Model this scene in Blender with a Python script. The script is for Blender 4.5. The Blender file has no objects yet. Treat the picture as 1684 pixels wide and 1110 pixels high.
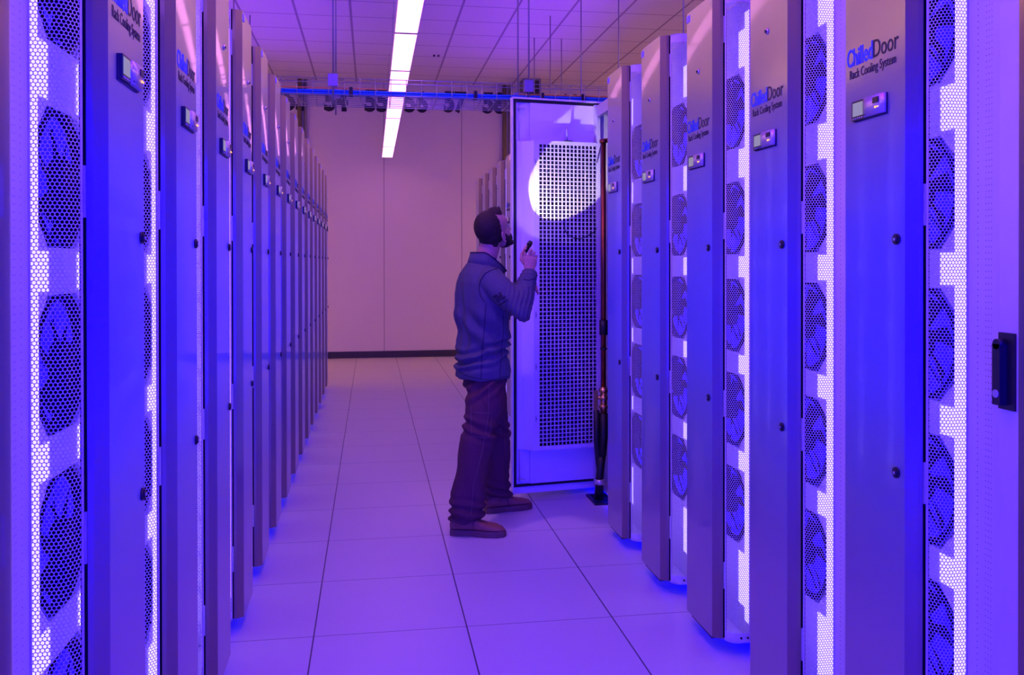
import bpy, bmesh, math, random
from mathutils import Vector, Matrix, noise
from mathutils.bvhtree import BVHTree
random.seed(4)
C = bpy.context.scene.collection
sc = bpy.context.scene

# ------------------------------------------------------------ camera
yaw, pit, rol, F, CY = 0.1586, -0.0054, -0.0012, 1447.67, 440.2
fw = Vector((math.sin(yaw)*math.cos(pit), math.cos(yaw)*math.cos(pit), math.sin(pit)))
r0 = Vector((math.cos(yaw), -math.sin(yaw), 0)); u0 = r0.cross(fw)
r2 = r0*math.cos(rol)+u0*math.sin(rol); u2 = -r0*math.sin(rol)+u0*math.cos(rol)
cd = bpy.data.cameras.new('camera'); cam = bpy.data.objects.new('camera', cd); C.objects.link(cam)
cd.sensor_width = 36; cd.lens = F/1684*36; cd.shift_y = -(555-CY)/1684; cd.clip_start = .05
m = Matrix((r2, u2, -fw)).transposed().to_4x4(); m.translation = (0, 0, 1.481); cam.matrix_world = m
sc.camera = cam
# ------------------------------------------------------------ render look
sc.view_settings.view_transform = 'Standard'; sc.view_settings.look = 'None'
sc.view_settings.gamma = 1; sc.view_settings.exposure = 0; sc.view_settings.use_curve_mapping = False
try:
    cy = sc.cycles
    cy.use_denoising = True; cy.transparent_max_bounces = 16; cy.max_bounces = 8
    cy.glossy_bounces = 5; cy.diffuse_bounces = 3; cy.sample_clamp_indirect = 6; cy.blur_glossy = .5
except Exception: pass
# ------------------------------------------------------------ light
world = bpy.data.worlds.new('world'); sc.world = world; world.use_nodes = True
wb = world.node_tree.nodes['Background']; wb.inputs[0].default_value = (.02, .004, .08, 1); wb.inputs[1].default_value = .5
def area(name, loc, rot, sx, sy, col, power):
    l = bpy.data.lights.new(name, 'AREA'); l.shape = 'RECTANGLE'; l.size = sx; l.size_y = sy
    l.color = col; l.energy = power
    o = bpy.data.objects.new(name, l); C.objects.link(o); o.location = loc; o.rotation_euler = rot
    return o
for x, tilt in ((2.5, -32), (-1.8, 32)):  # added fill with no fixture, tints the ceiling violet from above the racks
    area('violet_ceiling_fill', (x, 6.5, 2.75), (math.pi, math.radians(tilt), 0), .5, 11, (.157, .008, 1), 66).data.spread = math.radians(110)
area('blue_flood', (.45, -2.3, 1.32), (math.radians(90), 0, 0), 4.3, 2.25, (.001, 0, 1), 720)
area('violet_aisle_fill', (.4, 3.0, 4.22), (math.radians(8), 0, 0), 1.2, 4, (.38, .02, 1), 46)  # added overhead fill, no such lamp, for violet on floor, door and man
sp_ = bpy.data.lights.new('shoulder_fill', 'SPOT'); sp_.energy = 130; sp_.color = (.75, .28, 1); sp_.spot_size = math.radians(30); sp_.spot_blend = 1; sp_.shadow_soft_size = .12  # added spot without a fixture, puts highlights on the man's shoulders
spo = bpy.data.objects.new('shoulder_fill', sp_); C.objects.link(spo); spo.location = (-.5, 4.0, 4.2)
spo.rotation_euler = (Vector((.62, 4.95, 1.35))-Vector((-.5, 4.0, 4.2))).to_track_quat('-Z', 'Y').to_euler()
for x in (-4.0, 5.4):  # added unseen fill, warms the side ceiling that the steel tops reflect
    area('warm_side_fill', (x, 6.5, 3.35), (math.pi, 0, 0), 1, 14, (1, .47, .0), 245).data.spread = math.radians(110)
for x, rz in ((-1.7, -12), (2.7, 12)):  # added fill hidden behind the row ends, brightens the back wall
    area('wall_fill', (x, 11.5, 1.7), (math.radians(90), 0, math.radians(rz)), 1, 2, (1, .30, .9), 3)
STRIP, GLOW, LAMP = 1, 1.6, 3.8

# ------------------------------------------------------------ materials
def mat(name, col, rough=.5, metal=0, emit=None, es=0, spec=None):
    mt = bpy.data.materials.new(name); mt.use_nodes = True
    b = mt.node_tree.nodes['Principled BSDF']
    b.inputs['Base Color'].default_value = (*col, 1); b.inputs['Roughness'].default_value = rough
    b.inputs['Metallic'].default_value = metal
    if spec is not None: b.inputs['Specular IOR Level'].default_value = spec
    if emit: b.inputs['Emission Color'].default_value = (*emit, 1); b.inputs['Emission Strength'].default_value = es
    return mt
class NT:
    def __init__(s, mt): s.t = mt.node_tree; s.b = s.t.nodes['Principled BSDF']; s.out = s.t.nodes['Material Output']
    def n(s, kind, **k):
        x = s.t.nodes.new(kind)
        for a, v in k.items(): setattr(x, a, v)
        return x
    def l(s, a, b): s.t.links.new(a, b)
    def m(s, op, a, b=None, c=None):
        x = s.n('ShaderNodeMath', operation=op)
        for i, v in enumerate((a, b, c)):
            if v is None: continue
            if isinstance(v, (int, float)): x.inputs[i].default_value = v
            else: s.l(v, x.inputs[i])
        return x.outputs[0]
def noisy(mt, scale, amt, bump=0, stretch=(1, 1, 1), bscale=None):
    """object-space mottling of a material's colour, with an optional bump"""
    t = NT(mt); tc = t.n('ShaderNodeTexCoord'); mp = t.n('ShaderNodeMapping'); mp.inputs['Scale'].default_value = stretch
    t.l(tc.outputs['Object'], mp.inputs[0])
    nz = t.n('ShaderNodeTexNoise'); nz.inputs['Scale'].default_value = scale; nz.inputs['Detail'].default_value = 4
    t.l(mp.outputs[0], nz.inputs['Vector'])
    mx = t.n('ShaderNodeMix', data_type='RGBA'); c = list(t.b.inputs['Base Color'].default_value)
    mx.inputs[6].default_value = (*[max(0, v*(1-amt)) for v in c[:3]], 1); mx.inputs[7].default_value = (*[min(1, v*(1+amt)) for v in c[:3]], 1)
    t.l(nz.outputs[0], mx.inputs[0]); t.l(mx.outputs[2], t.b.inputs['Base Color'])
    if bump:
        n2 = t.n('ShaderNodeTexNoise'); n2.inputs['Scale'].default_value = bscale or scale*4; t.l(mp.outputs[0], n2.inputs['Vector'])
        bp = t.n('ShaderNodeBump'); bp.inputs['Strength'].default_value = bump; bp.inputs['Distance'].default_value = .002
        t.l(n2.outputs[0], bp.inputs['Height']); t.l(bp.outputs[0], t.b.inputs['Normal'])
    return mt
def grid_mat(name, col, line, px, py, x0, y0, wx, wy, rough, mott, nscale, spec=.5):
    mt = mat(name, col, rough, spec=spec); t = NT(mt); g = t.n('ShaderNodeNewGeometry'); s = t.n('ShaderNodeSeparateXYZ')
    t.l(g.outputs['Position'], s.inputs[0])
    def ln(o, p, x, w):
        a = t.m('ABSOLUTE', t.m('SUBTRACT', t.m('FRACT', t.m('ADD', t.m('DIVIDE', t.m('SUBTRACT', o, x), p), .5+40)), .5))
        return t.m('LESS_THAN', a, w/p/2)
    f = t.m('MAXIMUM', ln(s.outputs[0], px, x0, wx), ln(s.outputs[1], py, y0, wy))
    nz = t.n('ShaderNodeTexNoise'); nz.inputs['Scale'].default_value = nscale; nz.inputs['Detail'].default_value = 5; t.l(g.outputs['Position'], nz.inputs['Vector'])
    m1 = t.n('ShaderNodeMix', data_type='RGBA'); m1.inputs[6].default_value = (*[c*(1-mott) for c in col], 1); m1.inputs[7].default_value = (*[min(1, c*(1+mott)) for c in col], 1)
    t.l(nz.outputs[0], m1.inputs[0])
    m2 = t.n('ShaderNodeMix', data_type='RGBA'); t.l(f, m2.inputs[0]); t.l(m1.outputs[2], m2.inputs[6]); m2.inputs[7].default_value = (*line, 1)
    t.l(m2.outputs[2], t.b.inputs['Base Color'])
    bp = t.n('ShaderNodeBump'); bp.inputs['Strength'].default_value = .6; bp.inputs['Distance'].default_value = .002; bp.invert = True
    t.l(f, bp.inputs['Height']); t.l(bp.outputs[0], t.b.inputs['Normal'])
    return mt
def steel_mat(name, rough, an, col=(.53, .51, .53)):
    mt = mat(name, col, rough, 1); t = NT(mt)
    t.b.inputs['Anisotropic'].default_value = an
    t.b.inputs['Coat Weight'].default_value = .5; t.b.inputs['Coat Roughness'].default_value = .06
    v = t.n('ShaderNodeCombineXYZ'); v.inputs[1].default_value = 1; t.l(v.outputs[0], t.b.inputs['Tangent'])
    tc = t.n('ShaderNodeTexCoord'); mp = t.n('ShaderNodeMapping'); mp.inputs['Scale'].default_value = (400, 400, 3); t.l(tc.outputs['Object'], mp.inputs[0])
    nz = t.n('ShaderNodeTexNoise'); nz.inputs['Scale'].default_value = 1; t.l(mp.outputs[0], nz.inputs['Vector'])
    n2 = t.n('ShaderNodeTexNoise'); n2.inputs['Scale'].default_value = 3; t.l(tc.outputs['Object'], n2.inputs['Vector'])
    t.l(t.m('MULTIPLY_ADD', n2.outputs[0], .10, rough-.05), t.b.inputs['Roughness'])
    bp = t.n('ShaderNodeBump'); bp.inputs['Strength'].default_value = .06; bp.inputs['Distance'].default_value = .0006
    t.l(nz.outputs[0], bp.inputs['Height']); t.l(bp.outputs[0], t.b.inputs['Normal'])
    return mt
def perf_mat(name, a=.00826, r=.0034):
    """sheet metal with staggered round holes cut right through (UV in metres)"""
    mt = mat(name, (.72, .70, .74), .45, .2); t = NT(mt); tc = t.n('ShaderNodeTexCoord'); s = t.n('ShaderNodeSeparateXYZ'); t.l(tc.outputs['UV'], s.inputs[0])
    b = a*math.sqrt(3)
    def dist(ox, oy):
        x = t.m('SUBTRACT', t.m('FRACT', t.m('ADD', t.m('DIVIDE', s.outputs[0], a), ox+10)), .5)
        y = t.m('SUBTRACT', t.m('FRACT', t.m('ADD', t.m('DIVIDE', s.outputs[1], b), oy+10)), .5)
        x = t.m('MULTIPLY', x, a); y = t.m('MULTIPLY', y, b)
        return t.m('SQRT', t.m('ADD', t.m('MULTIPLY', x, x), t.m('MULTIPLY', y, y)))
    d = t.m('MINIMUM', dist(0, 0), dist(.5, .5))
    hole = t.m('LESS_THAN', d, r)
    tr = t.n('ShaderNodeBsdfTransparent'); mx = t.n('ShaderNodeMixShader')
    t.l(hole, mx.inputs[0]); t.l(t.b.outputs[0], mx.inputs[1]); t.l(tr.outputs[0], mx.inputs[2]); t.l(mx.outputs[0], t.out.inputs[0])
    bp = t.n('ShaderNodeBump'); bp.inputs['Strength'].default_value = .5; bp.inputs['Distance'].default_value = .001
    t.l(t.m('MINIMUM', d, r+.0006), bp.inputs['Height']); t.l(bp.outputs[0], t.b.inputs['Normal'])
    return mt
def vent_mat(name):
    """white sheet with columns of small punched vent holes (UV in metres)"""
    mt = mat(name, (.74, .72, .76), .42); t = NT(mt); tc = t.n('ShaderNodeTexCoord'); s = t.n('ShaderNodeSeparateXYZ'); t.l(tc.outputs['UV'], s.inputs[0])
    f = None
    for x0, r, p in ((.034, .0013, .0143), (.062, .0011, .0143), (.071, .0011, .0143), (.080, .0010, .0143)):
        x = t.m('SUBTRACT', s.outputs[0], x0); y = t.m('MULTIPLY', t.m('SUBTRACT', t.m('FRACT', t.m('DIVIDE', s.outputs[1], p)), .5), p)
        h = t.m('LESS_THAN', t.m('SQRT', t.m('ADD', t.m('MULTIPLY', x, x), t.m('MULTIPLY', t.m('MULTIPLY', y, y), .35))), r)
        f = h if f is None else t.m('MAXIMUM', f, h)
    mx = t.n('ShaderNodeMix', data_type='RGBA'); t.l(f, mx.inputs[0]); mx.inputs[6].default_value = (.74, .72, .76, 1); mx.inputs[7].default_value = (.10, .09, .13, 1)
    t.l(mx.outputs[2], t.b.inputs['Base Color'])
    return mt
M = dict(
    floor=grid_mat('floor_tile', (.68, .64, .62), (.06, .06, .07), .6096, .6096, -.2282, 3.5638, .0055, .0035, .38, .10, 160),
    ceiling=grid_mat('ceiling_tile', (.80, .75, .78), (.40, .34, .42), .6096, .6096, -.8316, 10.28, .026, .017, .9, .06, 60, .1),
    wall=noisy(mat('painted_wall', (.76, .68, .66), .75), 90, .05, .15),
    base=mat('baseboard_rubber', (.035, .03, .035), .45),
    seam=mat('wall_seam', (.38, .33, .33), .8), ink=mat('wall_number_paint', (.02, .018, .022), .6),
    steel=steel_mat('brushed_steel', .45, 1), edge=steel_mat('folded_steel_edge', .48, .8, (.36, .27, .20)),
    perf=perf_mat('perforated_sheet'), vent=vent_mat('vented_frame'),
    white=mat('white_enamel', (.76, .74, .77), .4), cab=noisy(mat('cabinet_white', (.62, .60, .64), .45), 40, .03),
    door_in=mat('door_inner_white', (.82, .80, .83), .42),
    dark=mat('black_plastic', (.015, .015, .02), .4), fan=mat('fan_black', (.003, .003, .006), .7, spec=.05),
    gasket=mat('rubber_gasket', (.01, .01, .012), .7), chrome=mat('chrome', (.85, .85, .87), .12, 1),
    strip=mat('plate_fill_glow', (1, 1, 1), .4, 0, (.80, .68, 2.4), STRIP), strip2=mat('violet_fill_glow', (1, 1, 1), .4, 0, (.28, .11, 1), 9), glow=mat('blue_server_light', (0, 0, .1), .5, 0, (.015, .005, 1), GLOW),  # strip and strip2 are added glow for the bright fan plate, not known lamps
    under=mat('blue_fill_glow', (0, 0, .1), .5, 0, (.0, .0, 1), 5),  # added glow for the deep blue floor under the racks
    lamp=mat('fluorescent_tube', (1, 1, 1), .4, 0, (1, .32, .84), LAMP), lamp_body=mat('lamp_housing', (.6, .58, .58), .5),
    lcd=mat('lcd_glass', (.20, .22, .19), .15, 0, (.55, .62, .48), .35), bezel=mat('lcd_bezel', (.015, .015, .03), .3),
    silver=mat('silver_plastic', (.62, .58, .60), .3, .5), amber=mat('amber_led', (1, .5, .1), .3, 0, (1, .45, .05), 1.6),
    blueink=mat('blue_lettering', (.01, .10, .75), .45), blackink=mat('black_lettering', (.02, .02, .025), .5),
    wire=mat('zinc_wire', (.34, .33, .38), .35, .8), rod=mat('threaded_rod', (.30, .29, .34), .4, .7),
    bluecable=noisy(mat('blue_cable', (.01, .16, .62), .4), 60, .3), blackcable=mat('black_cable', (.01, .01, .012), .5),
    yellow=mat('yellow_cable', (.75, .42, .04), .45), orange=mat('orange_cable', (.70, .25, .06), .45),
    tie=mat('black_tie', (.01, .01, .01), .6), conduit=mat('galvanised_conduit', (.45, .44, .47), .35, .7), olive=mat('olive_pipe', (.24, .19, .10), .5),
    copper=noisy(mat('copper', (.34, .09, .06), .4, 1), 12, .3), brass=mat('brass', (.78, .52, .20), .3, 1), hose=mat('rubber_hose', (.012, .012, .014), .5),
    coil=mat('coil_dark', (.03, .03, .06), .5, .4), sticker=mat('pale_sticker', (.40, .36, .85), .5), blades=mat('plinth_black', (.02, .02, .025), .6),
)

# ------------------------------------------------------------ mesh helpers
class MB:
    """collects shapes and links them as one mesh object"""
    def __init__(s): s.v = []; s.f = []; s.mi = []; s.sm = []; s.uv = {}
    def face(s, pts, mi=0, uv=None, smooth=False):
        b = len(s.v); s.v += [tuple(p) for p in pts]; s.f.append(tuple(range(b, b+len(pts)))); s.mi.append(mi); s.sm.append(smooth)
        if uv: s.uv[len(s.f)-1] = uv
    def box(s, a, b, mi=0, T=None):
        (x0, y0, z0), (x1, y1, z1) = a, b
        p = [(x0, y0, z0), (x1, y0, z0), (x1, y1, z0), (x0, y1, z0), (x0, y0, z1), (x1, y0, z1), (x1, y1, z1), (x0, y1, z1)]
        if T: p = [tuple(T @ Vector(q)) for q in p]
        n = len(s.v); s.v += p
        for q in ((0, 3, 2, 1), (4, 5, 6, 7), (0, 1, 5, 4), (1, 2, 6, 5), (2, 3, 7, 6), (3, 0, 4, 7)):
            s.f.append(tuple(n+i for i in q)); s.mi.append(mi); s.sm.append(False)
    def rings(s, R, mi=0, cap=True, smooth=True, closed=False):
        n = len(R[0]); b = len(s.v)
        for r in R: s.v += [tuple(p) for p in r]
        m_ = len(R)
        for i in range(m_-(0 if closed else 1)):
            for j in range(n):
                k = (j+1) % n; a, c = b+i*n, b+((i+1) % m_)*n
                s.f.append((a+j, a+k, c+k, c+j)); s.mi.append(mi); s.sm.append(smooth)
        if cap and not closed:
            s.f.append(tuple(b+j for j in reversed(range(n)))); s.mi.append(mi); s.sm.append(False)
            s.f.append(tuple(b+(m_-1)*n+j for j in range(n))); s.mi.append(mi); s.sm.append(False)
    def tube(s, pts, r, seg=8, mi=0, cap=True, closed=False):
        pts = [Vector(p) for p in pts]; R = []; N = len(pts)
        rr = r if isinstance(r, (list, tuple)) else [r]*N
        ref = None
        for i, p in enumerate(pts):
            if closed: t = pts[(i+1) % N]-pts[i-1]
            else: t = pts[min(i+1, N-1)]-pts[max(i-1, 0)]
            t.normalize()
            if ref is None: ref = Vector((0, 0, 1)) if abs(t.z) < .9 else Vector((1, 0, 0))
            a = t.cross(ref).normalized(); b = t.cross(a); ref = -b if b.length else ref
            ref = (ref - t*ref.dot(t)).normalized()
            R.append([p+a*math.cos(2*math.pi*j/seg)*rr[i]+b*math.sin(2*math.pi*j/seg)*rr[i] for j in range(seg)])
        s.rings(R, mi, cap, True, closed)
    def cyl(s, a, b, r, seg=20, mi=0, r2=None): s.tube([a, b], [r, r if r2 is None else r2], seg, mi)
    def prism(s, poly, z0, z1, mi=0, smooth=False):
        s.rings([[(x, y, z0) for x, y in poly], [(x, y, z1) for x, y in poly]], mi, True, smooth)
    def ell(s, c, r, T=None, seg=20, rg=12, mi=0):
        c = Vector(c); R = []
        for i in range(rg+1):
            th = math.pi*(i+.0)/rg; th = min(max(th, .02), math.pi-.02)
            ring = []
            for j in range(seg):
                ph = 2*math.pi*j/seg
                p = Vector((r[0]*math.sin(th)*math.cos(ph), r[1]*math.sin(th)*math.sin(ph), -r[2]*math.cos(th)))
                p = (T @ p if T else p)+c; ring.append(p)
            R.append(ring)
        s.rings(R, mi)
    def mesh(s, name, mats):
        me = bpy.data.meshes.new(name); me.from_pydata(s.v, [], s.f)
        for mt in (mats if isinstance(mats, (list, tuple)) else [mats]): me.materials.append(mt)
        for i, p in enumerate(me.polygons): p.material_index = s.mi[i]; p.use_smooth = s.sm[i]
        if s.uv:
            ul = me.uv_layers.new(name='UVMap')
            for fi, uv in s.uv.items():
                for k, li in enumerate(me.polygons[fi].loop_indices): ul.data[li].uv = uv[k]
        me.update(); return me
    def build(s, name, mats, parent=None, T=None):
        return link(name, s.mesh(name, mats), parent, T)
def link(name, data, parent=None, T=None):
    o = bpy.data.objects.new(name, data); C.objects.link(o)
    if parent is not None: o.parent = parent
    if T is not None: o.matrix_basis = T
    return o
def tag(o, label, cat, group=None, kind=None):
    o['label'] = label; o['category'] = cat
    if group: o['group'] = group
    if kind: o['kind'] = kind
    return o
def struct(o, label=None):
    o['kind'] = 'structure'
    if label: o['label'] = label
    return o
def empty(name, loc=(0, 0, 0), rz=0):
    o = bpy.data.objects.new(name, None); C.objects.link(o); o.location = loc; o.rotation_euler = (0, 0, rz); o.empty_display_size = .1
    return o
def clone(o, parent=None):
    c = o.copy(); C.objects.link(c)
    if parent is not None: c.parent = parent
    for ch in list(o.children): clone(ch, c)
    return c
def text_mesh(body, size, extrude, offset=0, width=None, shear=0):
    cu = bpy.data.curves.new('lettering', 'FONT'); cu.body = body; cu.size = size; cu.extrude = extrude; cu.offset = offset; cu.resolution_u = 4; cu.shear = shear
    o = bpy.data.objects.new('t', cu); C.objects.link(o)
    dg = bpy.context.evaluated_depsgraph_get(); dg.update()
    me = bpy.data.meshes.new_from_object(o.evaluated_get(dg)); bpy.data.objects.remove(o)
    if width:
        xs = [v.co.x for v in me.vertices]; k = width/(max(xs)-min(xs)); x0 = min(xs)
        for v in me.vertices: v.co.x = (v.co.x-x0)*k
    return me

# ------------------------------------------------------------ room
CEIL, WALLY = 4.31, 13.93
b = MB(); b.box((-5.5, -2.5, -.06), (6.5, WALLY+.1, 0)); struct(b.build('floor', M['floor']))
b = MB(); b.box((-5.5, -2.5, CEIL), (6.5, WALLY+.1, CEIL+.08)); struct(b.build('ceiling', M['ceiling']))
for nm, x in (('left', -5.6), ('right', 6.5)):
    b = MB(); b.box((x, -2.5, 0), (x+.1, 13.93, 4.31)); struct(b.build('wall_'+nm, M['wall']))
b = MB(); b.box((-5.5, WALLY, 0), (6.5, WALLY+.12, CEIL))
wall = struct(b.build('wall_back', M['wall']))
for x in (-2.24, -1.02, .20, 1.42, 2.64):
    s_ = MB(); s_.box((x-.006, WALLY-.002, .1), (x+.006, WALLY, CEIL)); s_.build('panel_seam', M['seam'], wall)
b = MB(); b.box((-5.5, WALLY-.012, 0), (6.5, WALLY-.0005, .105)); struct(b.build('baseboard_back', M['base']))
for k, n_ in enumerate(range(53, 61)):
    me = text_mesh(str(n_), .46, .002, .026, .37); me.materials.append(M['ink'])
    zs = [v.co.y for v in me.vertices]; z0, z1 = min(zs), max(zs)
    for v in me.vertices: v.co = Vector((v.co.x, (v.co.y-z0)*.345/(z1-z0), v.co.z))
    xc = -1.155+.618*k
    o = link('painted_number', me, wall, Matrix.Translation((xc-.18, WALLY-.003, 3.825+.007*k)) @ Matrix.Rotation(math.pi/2, 4, 'X'))

# ------------------------------------------------------------ rack with a cooling door
ZB, ZT = .058, 2.494
FZ = (2.07, 1.655, 1.275, .905, .535)
HW = .3045
def make_rack(handle):
    root = empty('server_rack')
    # cabinet
    b = MB(); b.box((.152, -HW+.002, .06), (1.15, HW-.002, 2.47)); 
    body = b.build('cabinet_body', M['cab'], root)
    b = MB(); b.box((.24, -HW+.03, 0), (1.10, HW-.03, .06)); b.build('plinth', M['blades'], root)
    b = MB(); b.box((.05, -.15, .050), (.06, .15, .056)); b.box((.16, -.26, .050), (.20, .26, .058)); b.build('added_floor_glow', M['under'], root)  # last part is an added emitter that turns the floor below blue
    # door frame + fan plate
    door = MB(); u0_, u1_ = .128, .15
    for sg in (-1, 1):
        a, c = .19*sg, HW*sg
        q = [(u0_, a, ZB), (u0_, c, ZB), (u0_, c, ZT-.01), (u0_, a, ZT-.01)]
        uv = [(0, ZB), (.1145, ZB), (.1145, ZT), (0, ZT)]
        if sg > 0: q = q[::-1]; uv = uv[::-1]
        door.face(q, 1, uv)
        door.box((u0_+.0008, min(a, c), ZB), (u1_, max(a, c), ZT-.01))
    zc = [ZT-.01]+[(FZ[i]+FZ[i+1])/2 for i in range(4)]+[ZB]
    oct_ = lambda h, k: [(h, h-k), (h-k, h), (-(h-k), h), (-h, h-k), (-h, -(h-k)), (-(h-k), -h), (h-k, -h), (h, -(h-k))]
    for i, fz in enumerate(FZ):
        O = oct_(.142, .055); t_, bt = zc[i], zc[i+1]
        P = lambda y, z: (u0_, y, z)
        I = [P(y, fz+z) for y, z in O]
        out = [P(.19, fz+.087), P(.087, t_), P(-.087, t_), P(-.19, fz+.087), P(-.19, fz-.087), P(-.087, bt), P(.087, bt), P(.19, fz-.087)]
        cn = {0: P(.19, t_), 2: P(-.19, t_), 4: P(-.19, bt), 6: P(.19, bt)}
        for j in range(8):
            k = (j+1) % 8
            ring = [I[j], I[k], out[k], out[j]] if j not in cn else [I[j], I[k], out[k], cn[j], out[j]]
            door.face(ring)
            p, q = I[j], I[k]
            door.face([p, q, (u0_+.022, q[1], q[2]), (u0_+.022, p[1], p[2])])
    dr = door.build('cooling_door', [M['white'], M['vent']], root)
    if False:
        h = MB(); h.box((u0_-.004, .211, 1.155), (u0_, .262, 1.325)); 
        h.box((u0_-.022, .214, 1.163), (u0_-.004, .242, 1.30)); h.cyl((u0_-.018, .228, 1.30), (u0_-.004, .228, 1.30), .014)
        h.cyl((u0_-.026, .228, 1.19), (u0_-.02, .228, 1.19), .010, mi=1)
        h.build('swing_handle', [M['dark'], M['silver']], dr)
    # stainless front, slightly bowed
    fp = MB(); N = 12; W_ = .135
    prof = [(.0014*(2*i/N-1)**2-.0014, W_*(2*i/N-1)) for i in range(N+1)]
    for i in range(N):
        (ua, va), (ub, vb) = prof[i], prof[i+1]
        fp.face([(ua, va, ZB+.002), (ua, va, ZT), (ub, vb, ZT), (ub, vb, ZB+.002)], 0, smooth=True)
    for sg in (-1, 1):
        e = [(0, W_*sg), (.025, .150*sg), (.036, .1525*sg), (.046, .146*sg), (.046, .1625*sg)]
        for (ua, va), (ub, vb) in zip(e, e[1:]):
            q = [(ua, va, ZB+.002), (ub, vb, ZB+.002), (ub, vb, ZT), (ua, va, ZT)]
            fp.face(q if sg < 0 else q[::-1], 1 if ua < .036 else 2)
    poly = prof+[(.025, .150), (.036, .1525), (.046, .146), (.046, -.146), (.036, -.1525), (.025, -.150)]
    fp.face([(x, y, ZT) for x, y in poly][::-1], 0); fp.face([(x, y, ZB+.002) for x, y in poly], 2)
    fp.build('front_panel', [M['steel'], M['edge'], M['dark']], dr)
    s_ = MB(); s_.box((-.0045, -.006+.105, 2.455), (.001, .128, 2.482)); s_.build('small_sticker', M['sticker'], dr)
    s_ = MB(); s_.box((.004, -.12, ZB-.008), (.03, .09, ZB+.001)); s_.build('bottom_seal', M['gasket'], dr)
    # perforated sides
    pl = [(.041, .157), (.047, .1665), (.056, .1775), (.066, .1855), (.078, .190), (.1285, .190)]
    for sg in (-1, 1):
        pm = MB(); s = 0; cols = []
        for i, p in enumerate(pl):
            if i: s += math.dist(p, pl[i-1])
            cols.append((p[0], p[1]*sg, s))
        bands = [(ZB-.004, ZB+.034, 1), (ZB+.034, ZT-.035, 0), (ZT-.035, ZT, 1)]
        cut = lambda c, d, t: tuple(c[k]+(d[k]-c[k])*t for k in range(3))
        c2 = [cols[0], cut(cols[0], cols[1], .5)]+cols[1:-1]+[cut(cols[-2], cols[-1], .90), cols[-1]]
        for i in range(len(c2)-1):
            a, c = c2[i], c2[i+1]
            for z0, z1, k in bands:
                mi = 1 if (k or i == 0 or i == len(c2)-2) else 0
                q = [(a[0], a[1], z0), (c[0], c[1], z0), (c[0], c[1], z1), (a[0], a[1], z1)]
                uv = [(a[2], z0), (c[2], z0), (c[2], z1), (a[2], z1)]
                if sg > 0: q, uv = q[::-1], uv[::-1]
                pm.face(q, mi, uv, smooth=True)
        for u_ in (.092, .118): pm.cyl((u_, .190*sg, ZB+.015), (u_, .1935*sg, ZB+.015), .0042, 10, 2)
        pm.cyl((.118, .190*sg, ZT-.016), (.118, .1935*sg, ZT-.016), .0042, 10, 2)
        pm.build('perforated_side', [M['perf'], M['white'], M['dark']], dr)
        for z in (2.36, 1.62, .95, .30):
            h = MB(); h.box((.0365, min(.148*sg, .158*sg), z-.05), (.0405, max(.148*sg, .158*sg), z+.05)); h.build('hinge', M['silver'], dr)
    cap = MB()
    top = [(.041, .157), (.047, .1665), (.056, .1775), (.066, .1855), (.078, .190), (.128, .190), (.128, -.190), (.078, -.190), (.066, -.1855), (.056, -.1775), (.047, -.1665), (.041, -.157)]
    cap.prism(top, ZT-.004, ZT-.001); cap.build('end_cap', M['white'], dr); cap = MB(); cap.prism(top, ZB-.002, ZB+.003); cap.build('end_cap', M['white'], dr)
    for sg in (-1, 1):
        ls = MB(); ls.box((.047, .138*sg-.004, .14), (.050, .138*sg+.004, 2.42)); ls.build('added_glow_strip', M['strip2'], dr)  # added emitter inside the door, lifts plate and mesh to violet
        ls = MB(); ls.box((.1262, min(.143*sg, .184*sg), .12), (.1275, max(.143*sg, .184*sg), 2.43))  # added glowing sheet shaped like the bright areas of the plate round the fans
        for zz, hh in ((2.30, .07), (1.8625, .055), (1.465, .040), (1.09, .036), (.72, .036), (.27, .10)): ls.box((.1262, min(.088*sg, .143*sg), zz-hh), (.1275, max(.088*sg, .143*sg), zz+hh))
        ls.build('added_glow_panel', M['strip'], dr)
        continue
        ls = MB(); ls.box((.121, min(.143*sg, .184*sg), .12), (.1275, max(.143*sg, .184*sg), 2.43)); ls.build('added_glow_strip', M['strip'], dr)
    # fans
    fan0 = None
    for i, fz in enumerate(FZ):
        f = MB(); R = .135
        for k in range(28):
            t0, t1 = 2*math.pi*k/28, 2*math.pi*(k+1)/28
            f.face([(.13, R*math.cos(t0), R*math.sin(t0)), (.13, R*math.cos(t1), R*math.sin(t1)), (.1495, R*math.cos(t1), R*math.sin(t1)), (.1495, R*math.cos(t0), R*math.sin(t0))], 0)
            f.face([(.131, R*math.cos(t0), R*math.sin(t0)), (.131, R*math.cos(t1), R*math.sin(t1)), (.131, (R+.016)*math.cos(t1), (R+.016)*math.sin(t1)), (.131, (R+.016)*math.cos(t0), (R+.016)*math.sin(t0))], 0)
        f.cyl((.118, 0, 0), (.146, 0, 0), .042, 20)
        for k in range(7):
            t = 2*math.pi*k/7
            for j in range(4):
                r0_, r1_ = .04+.0225*j, .04+.0225*(j+1)
                P = lambda r_, a_, x_: (x_, r_*math.cos(t+a_+r_*2.2), r_*math.sin(t+a_+r_*2.2))
                f.face([P(r0_, -.22, .124), P(r1_, -.22, .124), P(r1_, .24, .142), P(r0_, .24, .142)], 0, smooth=True)
        for k in range(4):
            t = math.pi/4+math.pi/2*k; f.tube([(.12, 0, 0), (.122, .13*math.cos(t), .13*math.sin(t))], .003, 6)
        f.face([(.1497, .132*math.cos(2*math.pi*k/20), .132*math.sin(2*math.pi*k/20)) for k in reversed(range(20))], 1)
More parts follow.
